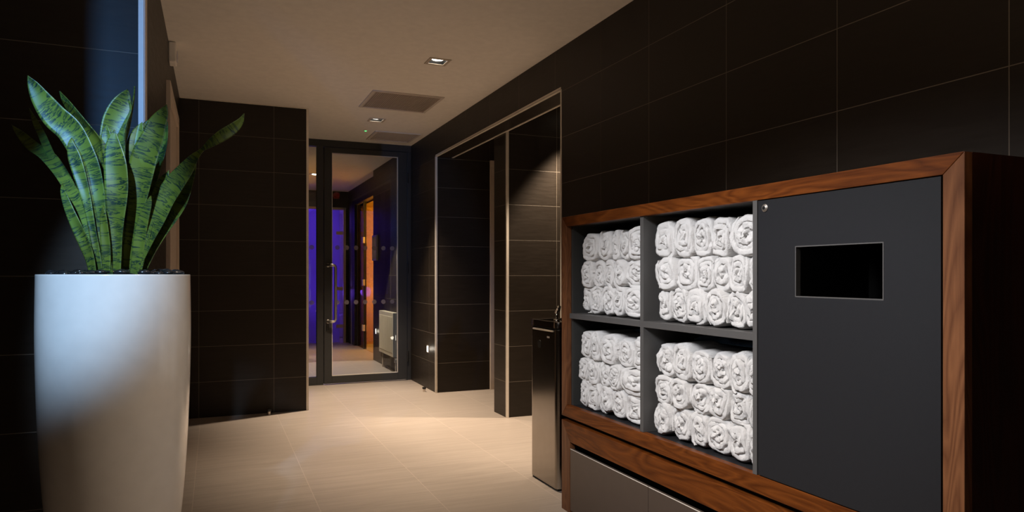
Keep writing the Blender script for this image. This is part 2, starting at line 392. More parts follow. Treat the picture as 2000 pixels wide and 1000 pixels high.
# metal corner trims
tn = [0]
def trim(*a, mat='trim'):
    tn[0] += 1
    return struct(f'trim_{tn[0]}', BX(*a), M[mat])
e = .004; tw = .016
trim(WX-e, WX+tw, 4.16, 7.02, 2.451, 2.455+.003)           # lintel, room edge
trim(WX-e, WX+.002, 4.16, 7.02, 2.455, 2.455+tw)
trim(2.31-tw, 2.31+e, 4.16, 7.02, 2.451, 2.455)           # lintel, recess edge
trim(WX-e, WX+.008, 7.012, 7.022+tw, 0, 2.455)             # far wall corner
trim(WX-e, WX+tw, 7.014, 7.02, 0, 2.455)
trim(WX-e, WX+.004, 4.15, 4.164, 0, 2.455, mat='trim')
trim(2.31-e, 2.31+.018, 5.553, 5.56+.004, 0, CZ)           # pillar corner
trim(2.31-e, 2.31, 5.56, 5.572, 0, CZ)
trim(.785-.016, .785+e, 6.571, 6.579, 0, CZ)               # block corner
trim(-.286, -.266, 3.250, 3.262, 0, CZ)                    # left wall end
trim(-.27, -.262, 3.255, 3.36, 0, CZ)
trim(-.30, .785, 6.568, 6.576, CZ-.008, CZ)
# ------------------------------------------------------------------ flush door in the left wall
d = thing('door_2', 'beige flush door in the corridor wall behind the planter', 'door', (-.3, 5.36, 0)); d['kind'] = 'structure'; del d['label']; del d['category']
bm = bmesh.new(); box(bm, -.30, -.245, 4.78, 4.86, 0, 2.42); box(bm, -.30, -.245, 5.87, 5.95, 0, 2.42); box(bm, -.30, -.245, 4.86, 5.87, 2.34, 2.42)
rel(obj('door_frame', bm, M['jamb'], bevel=.004), d)
rel(obj('door_panel', BX(-.31, -.262, 4.865, 5.865, .005, 2.335), M['jamb']), d)
for z in (.25, 1.08, 1.95):
    bm = bmesh.new(); cyl(bm, (-.252, 5.868, z-.055), (-.252, 5.868, z+.055), .009, 12); rel(obj('hinge', bm, M['trim'], smooth=False), d)
# beige door jamb in the recess
d = thing('door_3', 'x', 'x', (2.76, 7.05, 0)); d['kind'] = 'structure'; del d['label']; del d['category']
rel(obj('door_jamb', BX(2.722, 2.80, 7.0, 7.10, 0, 2.45), M['jamb'], bevel=.003), d)
# ------------------------------------------------------------------ glazed entrance: door_1
DY = 8.01
d = thing('door_1', 'x', 'x', (1.45, DY, 0)); d['kind'] = 'structure'; del d['label']; del d['category']
bm = bmesh.new()
box(bm, .785, 2.12, DY, DY+.07, 2.655, CZ); box(bm, 1.05, 1.122, DY, DY+.07, 0, 2.655); box(bm, 2.075, 2.12, DY, DY+.07, 0, 2.655)
box(bm, .785, 1.05, DY, DY+.07, 0, .09); box(bm, .785, .81, DY, DY+.07, .09, 2.655)
rel(obj('door_frame', bm, M['alu'], bevel=.003), d)
rel(obj('sidelight_glass', BX(.81, 1.05, DY+.03, DY+.038, .09, 2.655), M['glass']), d)
bm = bmesh.new()
y0, y1 = DY-.012, DY+.05
box(bm, 1.127, 1.212, y0, y1, .012, 2.650); box(bm, 1.962, 2.070, y0, y1, .012, 2.650); box(bm, 1.212, 1.962, y0, y1, .012, .095); box(bm, 1.212, 1.962, y0, y1, 2.59, 2.650)
rel(obj('door_leaf', bm, M['alu'], bevel=.003), d)
bm = bmesh.new()
for a in ((1.212, 1.218, .095, 2.59), (1.956, 1.962, .095, 2.59), (1.212, 1.962, .095, .101), (1.212, 1.962, 2.584, 2.59)): box(bm, a[0], a[1], DY-.004, DY+.03, a[2], a[3])
rel(obj('glazing_bead', bm, M['trim']), d)
rel(obj('door_glass', BX(1.218, 1.956, DY+.012, DY+.020, .101, 2.584), M['glass']), d)
hd = []
for zz in (1.333, .707):
    s = 1 if zz > 1 else -1
    hd.append([(1.168, DY-.012, zz), (1.172, DY-.045, zz), (1.185, DY-.066, zz), (1.215, DY-.073, zz), (1.232, DY-.073, zz-s*.006), (1.242, DY-.073, zz-s*.022), (1.243, DY-.073, zz-s*.05)])
pts = hd[0]+[(1.243, DY-.073, z) for z in (1.2, 1.0, .85)]+hd[1][::-1]
bm = bmesh.new(); tube(bm, pts, .0155, 16)
for zz in (1.333, .707): cyl(bm, (1.168, DY-.020, zz), (1.168, DY-.012, zz), .022, 24)
rel(obj('door_handle', bm, M['steel'], smooth=True), d)
for zz in (.28, 1.3, 2.35):
    bm = bmesh.new(); cyl(bm, (2.073, DY-.02, zz-.06), (2.073, DY-.02, zz+.06), .010, 12); rel(obj('hinge', bm, M['aluh']), d)
rel(obj('lock_case', BX(1.150, 1.176, DY-.022, DY-.012, .60, .67), M['black'], bevel=.003), d)
for zz in (1.533, .917):
    for k, xx in enumerate([.997, 1.275, 1.379, 1.483, 1.586, 1.690, 1.795, 1.898]):
        yy = DY+.029 if k == 0 else DY+.011
        bm = bmesh.new(); cyl(bm, (xx, yy-.0006, zz), (xx, yy, zz), .0255, 24)
        rel(obj('frosted_dot', bm, M['dot']), d)
# ------------------------------------------------------------------ room behind the door
# steam room
ST_ = thing('door_4', 'x', 'x', (1.7, 12.9, 0)); ST_['kind'] = 'structure'; del ST_['label']; del ST_['category']
bm = bmesh.new()
for a in ((1.20, 1.23, 0, 2.44), (2.155, 2.195, 0, 2.44), (1.20, 2.2, 2.40, 2.44)): box(bm, a[0], a[1], 12.86, 12.95, a[2], a[3])
rel(obj('door_frame', bm, M['cream']), ST_)
rel(obj('door_glass', BX(1.235, 2.09, 12.90, 12.908, .01, 2.395), M['frost']), ST_)
bm = bmesh.new()
for zz in (.30, .98, 1.98): box(bm, 2.03, 2.15, 12.885, 12.90, zz-.03, zz+.03)
rel(obj('glass_hinge', bm, M['trim']), ST_)
struct('wall_steam_back', BX(.5, 2.54, 14.5, 14.6, 0, 2.6), M['steamw'])
struct('wall_steam_left', BX(.5, .6, 13.1, 14.5, 0, 2.6), M['steamw'])
struct('wall_steam_right', BX(2.42, 2.54, 13.1, 14.5, 0, 2.6), M['steamw'])
struct('ceiling_steam_room', BX(.6, 2.42, 13.1, 14.5, 2.45, 2.5), M['steamw'])
bm = bmesh.new(); box(bm, .61, 2.41, 13.9, 14.49, 0, .45); box(bm, .61, 2.41, 14.42, 14.49, .45, .9)
b_ = obj('steam_bench', bm, M['steamw'], bevel=.02); tag(b_, 'tiled bench under blue light inside the steam room behind the glass', 'bench')
point('steam_lamp', (1.6, 13.7, 2.2), 6.5, (.24, .09, 1.0), .1)
point('steam_lamp', (1.9, 13.5, .9), 4, (.24, .09, 1.0), .1)
# sauna
bm = bmesh.new(); box(bm, 4.0, 4.1, 10.2, 12.6, 0, 2.6); box(bm, 2.36, 4.1, 12.45, 12.55, 0, 2.6); box(bm, 2.36, 4.1, 10.13, 10.2, 0, 2.6); box(bm, 2.36, 4.1, 10.13, 12.6, 2.42, 2.46)
struct('wall_sauna', bm, M['sauna'])
s_ = thing('window_1', 'x', 'x', (2.3, 11.2, 0)); s_['kind'] = 'structure'; del s_['label']; del s_['category']
bm = bmesh.new()
for ya, yb in ((10.14, 10.20), (11.62, 11.66), (12.20, 12.25)): box(bm, 2.27, 2.32, ya, yb, 0, 2.44)
rel(obj('window_frame', bm, M['alu']), s_)
rel(obj('pane', BX(2.29, 2.298, 11.66, 12.20, 0, 2.43), M['bronze']), s_)
rel(obj('pane', BX(2.29, 2.298, 10.20, 11.62, 0, 2.43), M['saunaglass']), s_)
bm = bmesh.new()
for zz in (.3, 1.05, 1.75): box(bm, 2.26, 2.29, 11.60, 11.70, zz, zz+.10)
rel(obj('glass_hinge', bm, M['trim']), s_)
point('sauna_lamp', (3.2, 11.2, 2.1), 110, (1, .62, .08), .08)
point('sauna_lamp', (3.0, 12.1, .9), 26, (1, .62, .08), .08)
# radiator
rt = thing('radiator', 'cream panel radiator low on the tiled wall behind the glass door', 'radiator', (2.08, 8.96, .205))
ry0, ry1, rz0, rz1 = 8.563, 9.353, .205, .752
bm = bmesh.new(); box(bm, 2.035, 2.045, ry0, ry1, rz0, rz1)
for k in range(20):
    yy = ry0+.05+k*(ry1-ry0-.1)/19
    box(bm, 2.030, 2.036, yy-.012, yy+.012, rz0+.05, rz1-.05)
rel(obj('panel', bm, M['radw'], bevel=.003), rt)
bm = bmesh.new(); box(bm, 2.045, 2.105, ry0, ry0+.004, rz0, rz1); box(bm, 2.045, 2.105, ry1-.004, ry1, rz0, rz1); box(bm, 2.04, 2.105, ry0, ry1, rz1-.004, rz1)
rel(obj('casing', bm, M['radw']), rt)
for yy in (ry0+.02, ry1-.04):
    bm = bmesh.new(); cyl(bm, (2.075, yy, 0), (2.075, yy, rz0+.02), .0075, 12); rel(obj('pipe', bm, M['steel'], smooth=True), rt)
bm = bmesh.new(); cyl(bm, (2.075, ry0+.02, rz0-.07), (2.075, ry0+.02, rz0-.01), .018, 14); rel(obj('valve', bm, M['cream'], smooth=True), rt)
rel(obj('bracket', BX(2.095, 2.12, 8.9, 9.1, .35, .6), M['radw']), rt)
# picture frame
pf = thing('notice_frame', 'silver framed notice on the tiled wall above the radiator', 'picture frame', (2.12, 9.98, 1.43))
bm = bmesh.new(); 
for a in ((9.83, 9.85, 1.43, 1.79), (10.09, 10.11, 1.43, 1.79), (9.85, 10.09, 1.43, 1.45), (9.85, 10.09, 1.77, 1.79)): box(bm, 2.098, 2.12, *a)
rel(obj('frame', bm, M['steel']), pf); rel(obj('sheet', BX(2.108, 2.12, 9.85, 10.09, 1.45, 1.77), M['paper']), pf)
# fire bell
fb = thing('fire_bell', 'red fire alarm sounder high on the end wall behind the glass door', 'fire alarm', (2.03, 12.9, 2.66))
bm = bmesh.new(); cyl(bm, (2.03, 12.9, 2.66), (2.03, 12.85, 2.66), .06, 28); cyl(bm, (2.03, 12.85, 2.66), (2.03, 12.81, 2.66), .052, 28, .035); rel(obj('sounder', bm, M['red'], smooth=False), fb)
bm = bmesh.new(); box(bm, 1.98, 2.08, 12.86, 12.9, 2.60, 2.655); rel(obj('backplate', bm, M['red']), fb)
# ------------------------------------------------------------------ downlights
names = ['square recessed downlight in the corridor ceiling beside the darker grille, the larger-looking one', 'square recessed downlight between the two ceiling grilles',
         'square recessed downlight inside the side opening beyond the pillar', 'square recessed downlight just behind the glass door',
         'bright recessed downlight far behind the glass sidelight', 'added unseen recessed downlight above the floor between planter and towel cabinet']
for (x, y), nm in zip(DL, names):
    t = thing('ceiling_downlight', nm, 'ceiling light', (x, y, CZ), 'recessed downlights in the ceiling')
    bm = bmesh.new(); a, b2 = .078, .056
    for q in ((x-a, x-b2, y-a, y+a), (x+b2, x+a, y-a, y+a), (x-b2, x+b2, y-a, y-b2), (x-b2, x+b2, y+b2, y+a)): box(bm, *q, CZ-.005, CZ)
    rel(obj('trim_ring', bm, M['cream'], bevel=.0015), t)
    bm = bmesh.new()
    for q in ((x-b2-.002, x-b2, y-b2, y+b2), (x+b2, x+b2+.002, y-b2, y+b2), (x-b2, x+b2, y-b2-.002, y-b2), (x-b2, x+b2, y+b2, y+b2+.002)): box(bm, *q, CZ, CZ+.07)
    box(bm, x-b2, x+b2, y-b2, y+b2, CZ+.07, CZ+.072)
    rel(obj('housing', bm, M['dark']), t)
    bm = bmesh.new(); cyl(bm, (x, y, CZ+(.015 if y < 10 else -.012)), (x, y, CZ+.069), .042, 32); rel(obj('lamp', bm, M['lamp']), t)
# grilles
def grille(x0, x1, y0, y1, label, mat):
    t = thing('ceiling_grille', label, 'air vent', ((x0+x1)/2, (y0+y1)/2, CZ), 'air grilles in the ceiling')
    bm = bmesh.new(); f = .028
    for q in ((x0, x0+f, y0, y1), (x1-f, x1, y0, y1), (x0+f, x1-f, y0, y0+f), (x0+f, x1-f, y1-f, y1)): box(bm, *q, CZ-.010, CZ)
    rel(obj('frame', bm, M['grilll'], bevel=.002), t)
    bm = bmesh.new()
    n = 34
    for k in range(n):
        xx = x0+f+(x1-x0-2*f)*k/n; box(bm, xx+.002, xx+(x1-x0-2*f)/n-.003, y0+f, y1-f, CZ-.007, CZ-.003)
    box(bm, x0+f, x1-f, y0+f, y1-f, CZ-.003, CZ-.0005)
    rel(obj('panel', bm, mat), t)
grille(1.19, 1.80, 5.70, 6.31, 'brown-grey square ceiling grille, the nearer and darker of the two', M['grill'])
grille(1.55, 2.04, 7.30, 7.80, 'pale square ceiling grille close to the glass door', M['grilll'])
# small green LED sensors and the PIR box
for (x, y, nm) in ((1.452, 7.32, 'tiny sensor with a green light beside the pale ceiling grille'), (1.36, 11.9, 'tiny sensor with a green light seen through the glass sidelight')):
    t = thing('ceiling_sensor', nm, 'sensor', (x, y, CZ), 'green lit ceiling sensors')
    bm = bmesh.new(); cyl(bm, (x, y, CZ-.008), (x, y, CZ), .022, 24); rel(obj('base', bm, M['ceil']), t)
    bm = bmesh.new(); cyl(bm, (x, y, CZ-.013), (x, y, CZ-.008), .010, 16); rel(obj('green_light', bm, M['led']), t)
t = thing('motion_sensor', 'small white motion detector at the ceiling above the beige flush door', 'sensor', (-.25, 5.1, 2.63))
bm = bmesh.new(); box(bm, -.27, -.225, 5.02, 5.14, 2.60, 2.73); rel(obj('body', bm, M['ceil'], bevel=.008), t)
bm = bmesh.new(); box(bm, -.226, -.218, 5.05, 5.11, 2.62, 2.68); rel(obj('lens', bm, M['paper'], bevel=.003), t)
# step lights
for (y, z, nm) in ((7.306, .430, 'small glowing step light low on the tiled wall before the glass door'), (9.93, .426, 'glowing step light low on the wall on the far side of the radiator'), (8.845, .414, 'glowing step light low on the wall on the near side of the radiator')):
    t = thing('step_light', nm, 'wall light', (WX, y, z), 'step lights low on the wall')
    bm = bmesh.new()
    for a in ((y-.034, y-.022, z-.042, z+.042), (y+.022, y+.034, z-.042, z+.042), (y-.022, y+.022, z-.042, z-.032), (y-.022, y+.022, z+.032, z+.042)): box(bm, WX-.006, WX, *a)
    rel(obj('bezel', bm, M['steel']), t)
    rel(obj('diffuser', BX(WX-.003, WX, y-.022, y+.022, z-.032, z+.032), M['step']), t)
    point('step_lamp', (WX-.05, y, z), .25, (1, .88, .72), .02)
# door stops
for (x, y, nm) in ((2.03, 7.14, 'black and steel door stop on the floor by the lit wall corner'), (.445, 6.50, 'small dark door stop on the floor against the black tiled block')):
    t = thing('door_stop', nm, 'door stop', (x, y, 0), 'floor door stops')
    bm = bmesh.new(); cyl(bm, (x, y, 0), (x, y, .028), .014, 20); rel(obj('base', bm, M['steel'], smooth=False), t)
    bm = bmesh.new(); cyl(bm, (x, y, .028), (x, y, .050), .020, 20); rel(obj('buffer', bm, M['black'], bevel=.004), t)
# ------------------------------------------------------------------ drinking fountain
fx, fy0, fy1, fz = 1.78, 3.545, 3.905, .958
ft = thing('drinking_fountain', 'tall stainless steel drinking fountain standing at the end of the towel cabinet', 'drinking fountain', (1.95, 3.72, 0))
def rrect(x0, x1, y0, y1, r, n=8, corners=(1, 1, 0, 0)):
    """outline, corners in order: (x0,y0) (x0,y1) (x1,y1) (x1,y0)"""
    out = []
    for (cx, cy, a0, on) in ((x0, y0, 180, corners[0]), (x1, y0, 270, corners[3]), (x1, y1, 0, corners[2]), (x0, y1, 90, corners[1])):
        if not on: out.append((cx, cy)); continue
        ccx = cx+(r if cx == x0 else -r); ccy = cy+(r if cy == y0 else -r)
        out += [(ccx+r*math.cos(R(a0+90*k/n)), ccy+r*math.sin(R(a0+90*k/n))) for k in range(n+1)]
    return out
def extr(bm, outl, z0, z1):
    A = [bm.verts.new((x, y, z0)) for x, y in outl]; B = [bm.verts.new((x, y, z1)) for x, y in outl]; n = len(A)
    for i in range(n): bm.faces.new((A[i], A[(i+1) % n], B[(i+1) % n], B[i]))
    bm.faces.new(A[::-1]); bm.faces.new(B)
bm = bmesh.new(); extr(bm, rrect(fx, WX, fy0, fy1, .03), .012, fz-.045)
rel(obj('body', bm, M['fsteel'], bevel=.002), ft)
bm = bmesh.new(); extr(bm, rrect(fx+.006, WX, fy0+.006, fy1-.006, .026), fz-.045, fz-.036)
rel(obj('shadow_gap', bm, M['black']), ft)
# top with sunk basin
bm = bmesh.new(); o_ = rrect(fx-.002, WX, fy0-.002, fy1+.002, .032, 8, (1, 1, 0, 0)); i_ = rrect(fx+.03, WX-.05, fy0+.03, fy1-.03, .05, 8, (1, 1, 1, 1))
def ring_resample(o, n=64):
    P = [Vector((*p, 0)) for p in o]; P.append(P[0]); ln = [0]
    for a, b2 in zip(P, P[1:]): ln.append(ln[-1]+(b2-a).length)
    cx = sum(p.x for p in P[:-1])/len(P[:-1]); res = []
    for k in range(n):
        s = ln[-1]*k/n; i = max(j for j in range(len(ln)-1) if ln[j] <= s+1e-9)
        q = P[i].lerp(P[i+1], (s-ln[i])/max(1e-9, ln[i+1]-ln[i])); res.append((q.x, q.y))
    return res
cx_, cy_ = (fx+WX)/2, (fy0+fy1)/2
def by_angle(o, n=72):
    P = [Vector(p) for p in o]; res = []
    for k in range(n):
        a = 2*math.pi*k/n; dv = Vector((math.cos(a), math.sin(a))); best = None
        for p, q in zip(P, P[1:]+P[:1]):
            e1 = q-p; den = dv.x*e1.y-dv.y*e1.x
            if abs(den) < 1e-12: continue
            w_ = p-Vector((cx_, cy_)); t_ = (w_.x*e1.y-w_.y*e1.x)/den; s_2 = (w_.x*dv.y-w_.y*dv.x)/den
            if t_ > 0 and -1e-6 <= s_2 <= 1+1e-6 and (best is None or t_ > best): best = t_
        res.append((cx_+dv.x*best, cy_+dv.y*best))
    return res
O, I = by_angle(o_), by_angle(i_)
loops = [[bm.verts.new((x, y, fz-.036)) for x, y in O], [bm.verts.new((x, y, fz)) for x, y in O], [bm.verts.new((x, y, fz)) for x, y in I],
         [bm.verts.new((cx_+(x-cx_)*.93, cy_+(y-cy_)*.93, fz-.018)) for x, y in I], [bm.verts.new((cx_+(x-cx_)*.4, cy_+(y-cy_)*.4, fz-.034)) for x, y in I]]
for A, B in zip(loops, loops[1:]):
    for i in range(72): bm.faces.new((A[i], A[(i+1) % 72], B[(i+1) % 72], B[i]))
bm.faces.new(loops[-1])
rel(obj('basin', bm, M['fsteel'], smooth=True, bevel=.003), ft)
bm = bmesh.new(); cyl(bm, (cx_, cy_, fz-.034), (cx_, cy_, fz-.030), .022, 24); rel(obj('drain', bm, M['chrome']), ft)
bm = bmesh.new()
bx_, by_ = fx+.030, fy0+.060
tube(bm, [(bx_, by_, fz), (bx_, by_, fz+.03), (bx_+.003, by_+.004, fz+.05), (bx_+.012, by_+.014, fz+.066), (bx_+.026, by_+.03, fz+.074)], .009, 14)
cyl(bm, (bx_, by_, fz), (bx_, by_, fz+.014), .020, 24); cyl(bm, (bx_+.022, by_+.026, fz+.062), (bx_+.034, by_+.040, fz+.084), .012, 16)
rel(obj('bubbler_tap', bm, M['chrome'], smooth=True), ft)
bm = bmesh.new(); cyl(bm, (bx_-.01, by_-.012, fz+.055), (bx_+.002, by_, fz+.055), .009, 16); 
rel(obj('push_button', bm, M['chrome'], smooth=True), ft)
bm = bmesh.new(); tube(bm, [(fx-.001, fy0+.045, fz-.055), (fx-.004, fy0+.05, fz-.055), (fx-.004, fy1-.05, fz-.055), (fx-.001, fy1-.045, fz-.055)], .0045, 8); rel(obj('front_bar', bm, M['steel'], smooth=True), ft)
bm = bmesh.new(); cyl(bm, (fx-.003, 3.775, fz-.142), (fx, 3.775, fz-.142), .023, 32); rel(obj('badge', bm, M['black'], bevel=.001), ft)
bm = bmesh.new(); box(bm, fx-.001, fx+.001, 3.640, 3.672, fz-.098, fz-.088); rel(obj('maker_plate', bm, M['trim']), ft)
rel(obj('plinth', BX(fx+.01, WX, fy0+.01, fy1-.01, 0, .012), M['black']), ft)
# ------------------------------------------------------------------ towel cabinet (upper unit)
X0, X1 = 1.60, 2.108; YN, YF = 1.087, 3.134; ZB, ZT = .526, 1.512
tc_ = thing('towel_cabinet', 'walnut framed charcoal towel cabinet with open cubbies and a slotted door', 'cabinet', (1.85, 2.11, .526))
ct = .050
def prism(bm, pts_yz, xa, xb):
    A = [bm.verts.new((xa, y, z)) for y, z in pts_yz]; B = [bm.verts.new((xb, y, z)) for y, z in pts_yz]; n = len(A)
    for i in range(n): bm.faces.new((A[i], A[(i+1) % n], B[(i+1) % n], B[i]))
    bm.faces.new(A[::-1]); bm.faces.new(B)
FD = .028   # depth of the walnut lip in front of the lining
g = .0004
def frame_parts(root, yn, yf, zb, zt, tn_, tf, tb, tt, depth, matside=True):
    # four mitred members; mitre lines are left as hairline gaps
    bm = bmesh.new(); prism(bm, [(yn+g, zt), (yf-g, zt), (yf-tf-g, zt-tt), (yn+tn_+g, zt-tt)], X0, depth); rel(obj('top_rail', bm, M['woodh'], bevel=.0015), root)
    bm = bmesh.new(); prism(bm, [(yn+g, zb), (yn+tn_+g, zb+tb), (yf-tf-g, zb+tb), (yf-g, zb)], X0, depth); rel(obj('bottom_rail', bm, M['woodh'], bevel=.0015), root)
    bm = bmesh.new(); prism(bm, [(yn, zb), (yn, zt-g), (yn+tn_, zt-tt-g), (yn+tn_, zb+tb)], X0, depth); rel(obj('stile', bm, M['woodv'], bevel=.0015), root)
    bm = bmesh.new(); prism(bm, [(yf, zb), (yf, zt-g), (yf-tf, zt-tt-g), (yf-tf, zb+tb)], X0, depth); rel(obj('stile', bm, M['woodv'], bevel=.0015), root)
frame_parts(tc_, YN, YF, ZB, ZT, .053, .052, .058, .048, X0+FD)
s = rel(obj('side_panel', BX(X0+FD, X1, YN, YN+.03, ZB, ZT), M['woodshade']), tc_); s['label'] = 'walnut end panel with its shade painted in'
rel(obj('side_panel', BX(X0+FD, X1, YF-.03, YF, ZB, ZT), M['woodshade']), tc_)
rel(obj('top_panel', BX(X0+FD, X1, YN+.03, YF-.03, ZT-.03, ZT), M['woodh']), tc_)
# charcoal lining
XL = X0+FD
bm = bmesh.new(); box(bm, XL, X1, 1.14, 3.082, .566, .584); rel(obj('cabinet_floor', bm, M['grey']), tc_)
bm = bmesh.new(); box(bm, XL, X1, 1.14, 3.082, 1.464, 1.482); rel(obj('cabinet_ceiling', bm, M['greyin']), tc_)
rel(obj('lining_side', BX(XL, X1, 3.064, 3.082, .584, 1.464), M['greyin']), tc_)
rel(obj('back_panel', BX(X1-.012, X1, 1.14, 3.064, .584, 1.464), M['greyin']), tc_)
rel(obj('divider', BX(XL-.020, X1-.012, 2.421, 2.444, .584, 1.464), M['greyedge'], bevel=.001), tc_)
rel(obj('divider', BX(X0, X1-.012, 1.7625, 1.782, .584, 1.464), M['greyedge'], bevel=.001), tc_)
rel(obj('shelf', BX(XL-.020, X1-.012, 2.444, 3.064, 1.012, 1.037), M['greyedge'], bevel=.001), tc_)
rel(obj('shelf', BX(XL-.020, X1-.012, 1.782, 2.421, 1.012, 1.037), M['greyedge'], bevel=.001), tc_)
# slotted door
dy0, dy1, dz0, dz1 = 1.1435, 1.7565, .5875, 1.461
sy0, sy1, sz0, sz1 = 1.299, 1.600, 1.159, 1.311
bm = bmesh.new()
def slab_hole(bm, xa, xb, y0, y1, z0, z1, a0, a1, c0, c1):
    O_ = [(y0, z0), (y1, z0), (y1, z1), (y0, z1)]; I_ = [(a0, c0), (a1, c0), (a1, c1), (a0, c1)]
    vo = [[bm.verts.new((x, *p)) for p in O_] for x in (xa, xb)]; vi = [[bm.verts.new((x, *p)) for p in I_] for x in (xa, xb)]
    for i in range(4):
        j = (i+1) % 4
        for k in (0, 1): bm.faces.new((vo[k][i], vo[k][j], vi[k][j], vi[k][i]))
        bm.faces.new((vo[0][i], vo[0][j], vo[1][j], vo[1][i])); bm.faces.new((vi[0][i], vi[0][j], vi[1][j], vi[1][i]))
slab_hole(bm, X0-.001, X0+.018, dy0, dy1, dz0, dz1, sy0, sy1, sz0, sz1)
door = rel(obj('door', bm, M['grey'], bevel=.0012), tc_); door['label'] = 'charcoal door with a rectangular towel drop slot'
bm = bmesh.new(); q = .003
slab_hole(bm, X0-.0018, X0+.016, sy0-.0002, sy1+.0002, sz0-.0002, sz1+.0002, sy0+q, sy1-q, sz0+q, sz1-q)
se = obj('slot_edge', bm, M['greyedge']); se.parent = door
bm = bmesh.new(); ly, lz = 1.725, 1.436
cyl(bm, (X0-.001, ly, lz), (X0-.004, ly, lz), .0125, 32); cyl(bm, (X0-.004, ly, lz), (X0-.0065, ly, lz), .0105, 32, .008)
lk = obj('lock', bm, M['steel'], smooth=False, bevel=.0008); lk.parent = door
bm = bmesh.new(); cyl(bm, (X0-.0066, ly, lz), (X0-.0075, ly, lz), .0052, 20)
kh = obj('keyhole', bm, M['black']); kh.parent = door
# chute behind the slot (dark bin inside)
bm = bmesh.new(); box(bm, X0+.03, X1-.014, 1.148, 1.757, .59, .60); rel(obj('bin_base', bm, M['dark']), tc_)
rel(obj('bin_side', BX(X0+.05, X1-.014, 1.142, 1.147, .60, 1.46), M['dark']), tc_)
# ------------------------------------------------------------------ base cabinet (lower unit)
bc = thing('base_cabinet', 'low walnut cabinet with taupe doors under the towel cubbies', 'cabinet', (1.85, 2.11, 0))
LZ = .505
bm = bmesh.new(); box(bm, X0+.03, X1-.02, YN+.02, YF-.02, LZ, ZB); rel(obj('spacer', bm, M['dark']), bc)
bm = bmesh.new(); prism(bm, [(YN+g, LZ), (YF-g, LZ), (YF-.086-g, LZ-.097), (YN+.053+g, LZ-.097)], X0, X0+.03)
rel(obj('top_rail', bm, M['woodh'], bevel=.0015), bc)
bm = bmesh.new(); prism(bm, [(YN, .06), (YN, LZ-g), (YN+.053, LZ-.097-g), (YN+.053, .06)], X0, X0+.03); rel(obj('stile', bm, M['woodv'], bevel=.0015), bc)
bm = bmesh.new(); prism(bm, [(YF, .06), (YF, LZ-g), (YF-.086, LZ-.097-g), (YF-.086, .06)], X0, X0+.03); rel(obj('stile', bm, M['woodv'], bevel=.0015), bc)
rel(obj('side_panel', BX(X0+.03, X1, YN, YN+.03, .06, LZ), M['woodshade']), bc); rel(obj('side_panel', BX(X0+.03, X1, YF-.03, YF, .06, LZ), M['woodshade']), bc)
rel(obj('back_panel', BX(X0+.07, X1, YN+.03, YF-.03, .06, LZ), M['dark']), bc)
rel(obj('plinth', BX(X0+.05, X1, YN+.01, YF-.01, 0, .06), M['dark']), bc)
for ya, yb in ((2.3785, 3.046), (1.7095, 2.3755), (1.142, 1.7065)):
    dd = rel(obj('door', BX(X0+.002, X0+.020, ya, yb, .075, .375), M['greylow'], bevel=.001), bc)
    ed = obj('top_edge_strip', BX(X0+.0012, X0+.0045, ya+.001, yb-.001, .3745, .3765), M['trim']); ed.parent = dd
